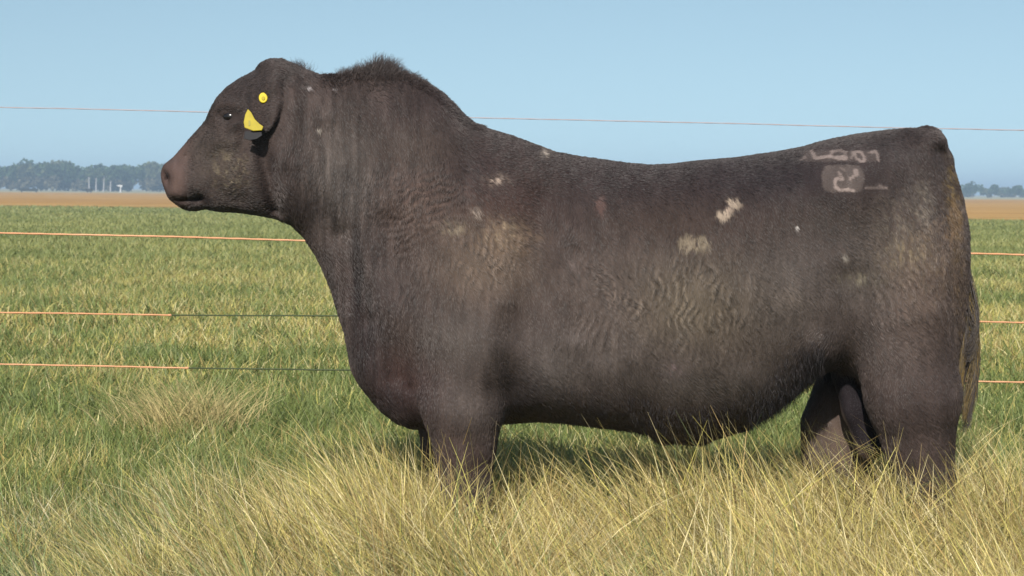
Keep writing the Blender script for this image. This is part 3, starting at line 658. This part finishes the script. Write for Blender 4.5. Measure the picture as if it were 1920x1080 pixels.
fine = ramp(noise(.5, 6, sx=.3, sy=1), [(.3, (.7, .7, .7)), (.7, (1.15, 1.15, 1.15))])
mul = Nn('ShaderNodeMixRGB'); mul.blend_type = 'MULTIPLY'; mul.inputs[0].default_value = 1; Lk(brown, mul.inputs[1]); Lk(fine, mul.inputs[2]); brown = mul.outputs[0]
edge_ = mth('ADD', mth('MULTIPLY', sep.outputs['X'], -.62), mth('MULTIPLY', noise(1, 4, sx=.03, sy=.01), 26))   # pasture edge is nearer on the right
yb = mth('SUBTRACT', sep.outputs['Y'], mth('MINIMUM', mth('MAXIMUM', edge_, -20), 45))
fb = ramp(mth('MULTIPLY', yb, 1 / 200, True), [(.40, (0, 0, 0)), (.45, (1, 1, 1))])
gcol = mixc(fb, gr, brown)
fp = ramp(mth('MULTIPLY', sep.outputs['Y'], 1 / 1000, True), [(.42, (0, 0, 0)), (.5, (1, 1, 1))])
pale = Nn('ShaderNodeRGB'); pale.outputs[0].default_value = (.36, .33, .20, 1)
gcol = mixc(fp, gcol, pale.outputs[0])
Lk(gcol, gb.inputs['Base Color']); gb.inputs['Roughness'].default_value = .95; gb.inputs['Specular IOR Level'].default_value = .1
bpn = Nn('ShaderNodeBump'); bpn.inputs['Strength'].default_value = .8; bpn.inputs['Distance'].default_value = .05; Lk(noise(9, 6), bpn.inputs['Height']); Lk(bpn.outputs[0], gb.inputs['Normal'])
S = 4500
go = mesh_obj('ground', [(-S, -60, 0), (S, -60, 0), (S, S, 0), (-S, S, 0)], [(0, 1, 2, 3)], m, smooth=False); tag(go, kind='structure')

# ------------------------------------------------------------------ electric fence wires behind the bull
def rope_mat(name, c1, c2, sc):
    m, nt, b = mat_new(name); tc = nt.nodes.new('ShaderNodeTexCoord'); wv = nt.nodes.new('ShaderNodeTexWave'); wv.inputs['Scale'].default_value = sc; wv.bands_direction = 'DIAGONAL'
    nz = nt.nodes.new('ShaderNodeTexNoise'); nz.inputs['Scale'].default_value = 2.5
    nt.links.new(tc.outputs['Object'], wv.inputs[0]); nt.links.new(tc.outputs['Object'], nz.inputs[0])
    mx = nt.nodes.new('ShaderNodeMixRGB'); mx.inputs[1].default_value = (*c1, 1); mx.inputs[2].default_value = (*c2, 1)
    ad = nt.nodes.new('ShaderNodeMath'); ad.operation = 'MULTIPLY'; nt.links.new(wv.outputs[1], ad.inputs[0]); nt.links.new(nz.outputs[0], ad.inputs[1])
    nt.links.new(ad.outputs[0], mx.inputs[0]); nt.links.new(mx.outputs[0], b.inputs['Base Color']); b.inputs['Roughness'].default_value = .6
    return m
rope_o = rope_mat('orange_polywire', (.52, .20, .075), (.64, .48, .31), 60)
rope_w = rope_mat('pale_polywire', (.30, .25, .27), (.44, .38, .39), 60)
rope_d = mat_plain('dark_green_wire', (.045, .06, .022), .6)
YF = 2.5
fence = empty('wire_fence', (0, YF, 0)); bpy.context.view_layer.update()
tag(fence, 'four-strand electric fence of thin orange wires running behind the bull', 'wire fence')
def wire(pts, r, mat, name, parent, x0=None, x1=None, twist=True):
    a = np.array(pts, float); ext = [(-2600, a[0, 1] - (a[1, 1] - a[0, 1]) / (a[1, 0] - a[0, 0]) * 2600)] if x0 is None else []
    ex2 = [(4500, a[-1, 1] + (a[-1, 1] - a[-2, 1]) / (a[-1, 0] - a[-2, 0]) * (4500 - a[-1, 0]))] if x1 is None else []
    a = np.array(ext + [tuple(q_) for q_ in a] + ex2)
    xs = np.concatenate([[a[0, 0]], np.arange(max(a[0, 0], -400) + 1, min(a[-1, 0], 2300), 12), [a[-1, 0]]]); ys = np.interp(xs, a[:, 0], a[:, 1])
    ys = np.convolve(np.pad(ys, 8, mode='edge'), np.ones(17) / 17, 'valid') if False else ys
    ys = ys + .5 * (vnoise(xs / 60, xs * 0 + a[0, 1]) - .5)
    P = [at(q_, w_, YF) for q_, w_ in zip(xs, ys)]; vs, fs = [], []
    for i, p in enumerate(P):
        for k in range(8):
            ang = k / 8 * 6.283; rr = r * (1 + .16 * math.cos(2 * (ang - i * .9))) if twist else r
            vs.append((p[0], p[1] + rr * math.cos(ang), p[2] + rr * math.sin(ang)))
    for i in range(len(P) - 1):
        for k in range(8): fs.append((i * 8 + k, i * 8 + (k + 1) % 8, (i + 1) * 8 + (k + 1) % 8, (i + 1) * 8 + k))
    return mesh_obj(name, vs, fs, mat, parent)
tag(wire([(0,201),(200,205),(380,210),(900,221),(1400,232),(1650,239),(1920,244)], .0025, rope_w, 'wire', fence), 'top wire, pale against the sky')
tag(wire([(0,437),(300,443),(560,451),(1200,465),(1870,476),(1920,478)], .0045, rope_o, 'wire', fence), 'second wire from the top, orange')
w3 = wire([(0,586),(160,588),(318,591)], .0041, rope_o, 'wire', fence, x1=1); tag(w3, 'third wire, orange at the left and dark green beyond the join')
wire([(318,591),(640,592),(1500,599),(1700,601)], .0036, rope_d, 'dark_wire', fence, x0=1, x1=1, twist=False)
wire([(1700,601),(1830,603),(1920,605)], .0042, rope_o, 'wire', fence, x0=1)
wire([(0,683),(170,686),(350,690)], .0041, rope_o, 'wire', fence, x1=1)
wire([(350,690),(650,694),(1500,708),(1700,712)], .0036, rope_d, 'dark_wire', fence, x0=1, x1=1, twist=False)
wire([(1700,712),(1830,715),(1920,717)], .0042, rope_o, 'wire', fence, x0=1)
for px, py in ((318, 591), (350, 690)):
    mesh_obj('knot', *uv_ball(at(px, py, YF), .0065, 12, 8, (1.8, 1, 1)), rope_o, fence)

# ------------------------------------------------------------------ far wood
leaf_m = attr_mat('leaf_clump', .8, .15, trans=.2)
bark_m = mat_plain('pale_bark', (.30, .27, .25), .85, scale=.6)
def crown_cards(cx, cy, z0, ht, rad, n, size, tint):
    lob = [(cx + rng.normal(0, rad * .45), cy + rng.normal(0, rad * .45), z0 + ht * rng.uniform(.35, .85), rad * rng.uniform(.45, .75)) for _ in range(7)] + [(cx, cy, z0 + ht * .72, rad * .7)]
    k = rng.integers(0, len(lob), n); Lb = np.array(lob)[k]
    dv = unit(rng.normal(0, 1, (n, 3))); rr = Lb[:, 3:4] * rng.uniform(.55, 1.05, (n, 1))
    c = Lb[:, :3] + dv * rr * C(1, 1, .85)
    a = unit(rng.normal(0, 1, (n, 3))); b_ = unit(np.cross(a, rng.normal(0, 1, (n, 3)))); s_ = size * rng.uniform(.5, 1.2, (n, 1))
    Vv = np.stack([c - a * s_, c - b_ * s_ * .8, c + a * s_, c + b_ * s_ * .8], 1)
    col_ = tint * rng.uniform(.65, 1.35, (n, 1)) * (rng.uniform(.8, 1.2, len(lob))[k])[:, None]
    return Vv.reshape(-1, 3), np.repeat(col_, 4, axis=0)
def trunk_mesh(x, y, h, r, lean=0):
    vs, fs = [], []
    for i in range(6):
        t = i / 5
        for k in range(6): vs.append((x + lean * t * h + r * (1 - .65 * t) * math.cos(k * 1.047), y + r * (1 - .65 * t) * math.sin(k * 1.047), h * t))
    for i in range(5):
        for k in range(6): fs.append((i * 6 + k, i * 6 + (k + 1) % 6, (i + 1) * 6 + (k + 1) % 6, (i + 1) * 6 + k))
    return vs, fs
def px_x(px, D): return at(px, 358, D - 6)[0]
def wood(name, D0, D1, px0, px1, topf, n, per, size, label, under=.5):
    VV, CC = [], []; 
    for i in range(n):
        D = rng.uniform(D0, D1); px = rng.uniform(px0, px1); X = px_x(px, D)
        hpx = topf(px); ht = (358 + .0073 * (px - 960) - hpx) / F * D + 1.28; ht *= rng.uniform(.78, 1.03)
        rad = ht * rng.uniform(.26, .38)
        tint = [C(.050, .085, .030), C(.065, .10, .035), C(.085, .095, .045), C(.045, .075, .035)][rng.integers(0, 4)]
        v_, c_ = crown_cards(X, D - 6, ht * .18, ht * .80, rad, per, size, tint); v_[:, 2] = np.maximum(v_[:, 2], 0.05); VV.append(v_); CC.append(c_)
        if rng.random() < under:      # undergrowth
            v_, c_ = crown_cards(X + rng.normal(0, 2), D - 9, -.5, ht * .55, rad * .8, per // 2, size, C(.10, .09, .055)); v_[:, 2] = np.maximum(v_[:, 2], 0.02); VV.append(v_); CC.append(c_)
    Vv = np.concatenate(VV); Fq = np.arange(len(Vv)).reshape(-1, 4)
    o = mesh_obj(name, Vv, Fq, leaf_m, smooth=False, colors=np.concatenate(CC)); tag(o, label, 'wood', kind='stuff'); return o
TOPL = [(-1400,312),(-1000,302),(-700,308),(-300,310),(-100,305),(0,305),(40,299),(68,293),(90,297),(120,295),(145,303),(170,307),(210,304),(250,304),(290,300),(340,300),(420,312),(520,318),(700,330),(900,340)]
wood('far_wood', 640, 720, -1400, 900, lambda p: np.interp(p, *zip(*TOPL)) + 3, 400, 420, .75, 'far wood of grey-green trees along the horizon at the left', .8)
wood('far_treeline', 720, 820, 850, 3400, lambda p: 352 + .004 * (p - 1800), 640, 130, .9, 'low blue line of far trees along the horizon at the right', .5)
for k, (px, top, wpx) in enumerate([(1822, 342, 30), (1864, 346, 17), (1905, 348, 18), (1938, 346, 16)]):
    D = 715.; X = px_x(px, D); ht = (358 + .0073 * (px - 960) - top) / F * D + 1.3
    t_ = empty('far_tree', (X, D - 6, 0)); bpy.context.view_layer.update()
    tag(t_, ['broad rounded far tree closest to the rump of the bull', 'small rounded far tree, second to the right of the bull', 'rounded far tree near the right edge of the picture', 'rounded far tree just past the right edge'][k], 'tree', 'rounded trees in the far treeline')
    v_, c_ = crown_cards(X, D - 6, ht * .15, ht * .82, wpx / F * D * .52, 600, .55, C(.05, .08, .035)); v_[:, 2] = np.maximum(v_[:, 2], .05)
    mesh_obj('crown', v_, np.arange(len(v_)).reshape(-1, 4), leaf_m, t_, smooth=False, colors=c_)
    mesh_obj('trunk', *trunk_mesh(X, D - 6, ht * .6, .22), bark_m, t_)
names = ['leftmost of the pale-trunked trees at the edge of the far wood', 'second pale-trunked tree from the left at the edge of the far wood', 'third pale-trunked tree from the left, before the far wood', 'pale-trunked tree nearest the nose of the bull, before the far wood']
for k, (px, hp_) in enumerate([(167, 315), (180, 318), (194, 322), (207, 330)]):
    D = 634.; X = px_x(px, D); ht = (358 - 5.8 - hp_) / F * D + 1.3
    t_ = empty('pale_tree', (X, D - 6, 0)); bpy.context.view_layer.update(); tag(t_, names[k], 'tree', 'pale-trunked trees at the edge of the far wood')
    mesh_obj('trunk', *trunk_mesh(X, D - 6, ht * .9, .30, rng.uniform(-.05, .05)), mat_plain('white_bark', (.34, .33, .33), .8, scale=.5), t_)
    for s_ in (-1, 1):
        vs, fs = trunk_mesh(0, 0, ht * .35, .09, s_ * .5); vs = [(a + X, b_ + D - 6, c_ + ht * .5) for a, b_, c_ in vs]; mesh_obj('limb', vs, fs, bark_m, t_)
    v_, c_ = crown_cards(X, D - 6, ht * .45, ht * .6, 1.6, 160, .5, C(.075, .10, .045)); mesh_obj('crown', v_, np.arange(len(v_)).reshape(-1, 4), leaf_m, t_, smooth=False, colors=c_)
# small far things on the brown field
def trough(px0, px1, D, h, name, label, c):
    X0, X1 = px_x(px0, D), px_x(px1, D); mt = mat_plain('dark_metal', c, .6)
    t_ = empty(name, ((X0 + X1) / 2, D - 6, 0)); bpy.context.view_layer.update(); tag(t_, label, 'trough')
    y = D - 6; w = .45; o = [(X0, y - w, .25), (X1, y - w, .25), (X1, y + w, .25), (X0, y + w, .25), (X0 - .15, y - w - .12, h), (X1 + .15, y - w - .12, h), (X1 + .15, y + w + .12, h), (X0 - .15, y + w + .12, h),
        (X0 + .05, y - w, h - .01), (X1 - .05, y - w, h - .01), (X1 - .05, y + w, h - .01), (X0 + .05, y + w, h - .01), (X0 + .1, y - w + .1, .35), (X1 - .1, y - w + .1, .35), (X1 - .1, y + w - .1, .35), (X0 + .1, y + w - .1, .35)]
    f_ = [(3, 2, 1, 0), (0, 1, 5, 4), (1, 2, 6, 5), (2, 3, 7, 6), (3, 0, 4, 7), (4, 5, 9, 8), (5, 6, 10, 9), (6, 7, 11, 10), (7, 4, 8, 11), (8, 9, 13, 12), (9, 10, 14, 13), (10, 11, 15, 14), (11, 8, 12, 15), (12, 13, 14, 15)]
    mesh_obj('basin', o, f_, mt, t_, smooth=False)
    for xx in (X0 + .3, X1 - .3):
        mesh_obj('leg', [(xx - .1, y - .4, 0), (xx + .1, y - .4, 0), (xx + .1, y + .4, 0), (xx - .1, y + .4, 0), (xx - .1, y - .4, .26), (xx + .1, y - .4, .26), (xx + .1, y + .4, .26), (xx - .1, y + .4, .26)],
                 [(0, 1, 5, 4), (1, 2, 6, 5), (2, 3, 7, 6), (3, 0, 4, 7), (4, 5, 6, 7)], mt, t_, smooth=False)
trough(39, 70, 480, .95, 'feed_trough', 'long low dark trough far off at the foot of the wood, far left', (.02, .022, .02))
trough(162, 172, 480, 1.1, 'water_trough', 'short dark trough far off below the pale-trunked trees', (.02, .02, .02))
D = 500.; X = px_x(226, D); wht = mat_plain('white_paint', (.50, .50, .50), .5)
t_ = empty('white_post', (X, D - 6, 0)); bpy.context.view_layer.update(); tag(t_, 'tiny white post with a slanted head, far off near the nose of the bull', 'post')
mesh_obj('pole', *trunk_mesh(X, D - 6, 1.9, .30), wht, t_)
mesh_obj('head', [(X - 1.0, D - 6.2, 1.9), (X + .5, D - 6.2, 1.5), (X + .5, D - 5.8, 1.5), (X - 1.0, D - 5.8, 1.9), (X - 1.0, D - 6.2, 2.1), (X + .5, D - 6.2, 2.2), (X + .5, D - 5.8, 2.2), (X - 1.0, D - 5.8, 2.1)],
         [(3, 2, 1, 0), (0, 1, 5, 4), (1, 2, 6, 5), (2, 3, 7, 6), (3, 0, 4, 7), (4, 5, 6, 7)], wht, t_, smooth=False)

# ------------------------------------------------------------------ air
hm = bpy.data.materials.new('haze_air'); hm.use_nodes = True; hn = hm.node_tree; hn.nodes.clear()
pv = hn.nodes.new('ShaderNodeVolumePrincipled'); pv.inputs['Color'].default_value = (.58, .78, 1.0, 1); pv.inputs['Density'].default_value = .00085; pv.inputs['Anisotropy'].default_value = 0
ho = hn.nodes.new('ShaderNodeOutputMaterial'); hn.links.new(pv.outputs[0], ho.inputs['Volume'])
S2 = S + 20; zt = 22
hz = mesh_obj('haze', [(-S2, -80, -1), (S2, -80, -1), (S2, S2, -1), (-S2, S2, -1), (-S2, -80, zt), (S2, -80, zt), (S2, S2, zt), (-S2, S2, zt)],
         [(3, 2, 1, 0), (0, 1, 5, 4), (1, 2, 6, 5), (2, 3, 7, 6), (3, 0, 4, 7), (4, 5, 6, 7)], hm, smooth=False)
tag(hz, 'thin blue haze over the whole plain', 'haze', kind='stuff')
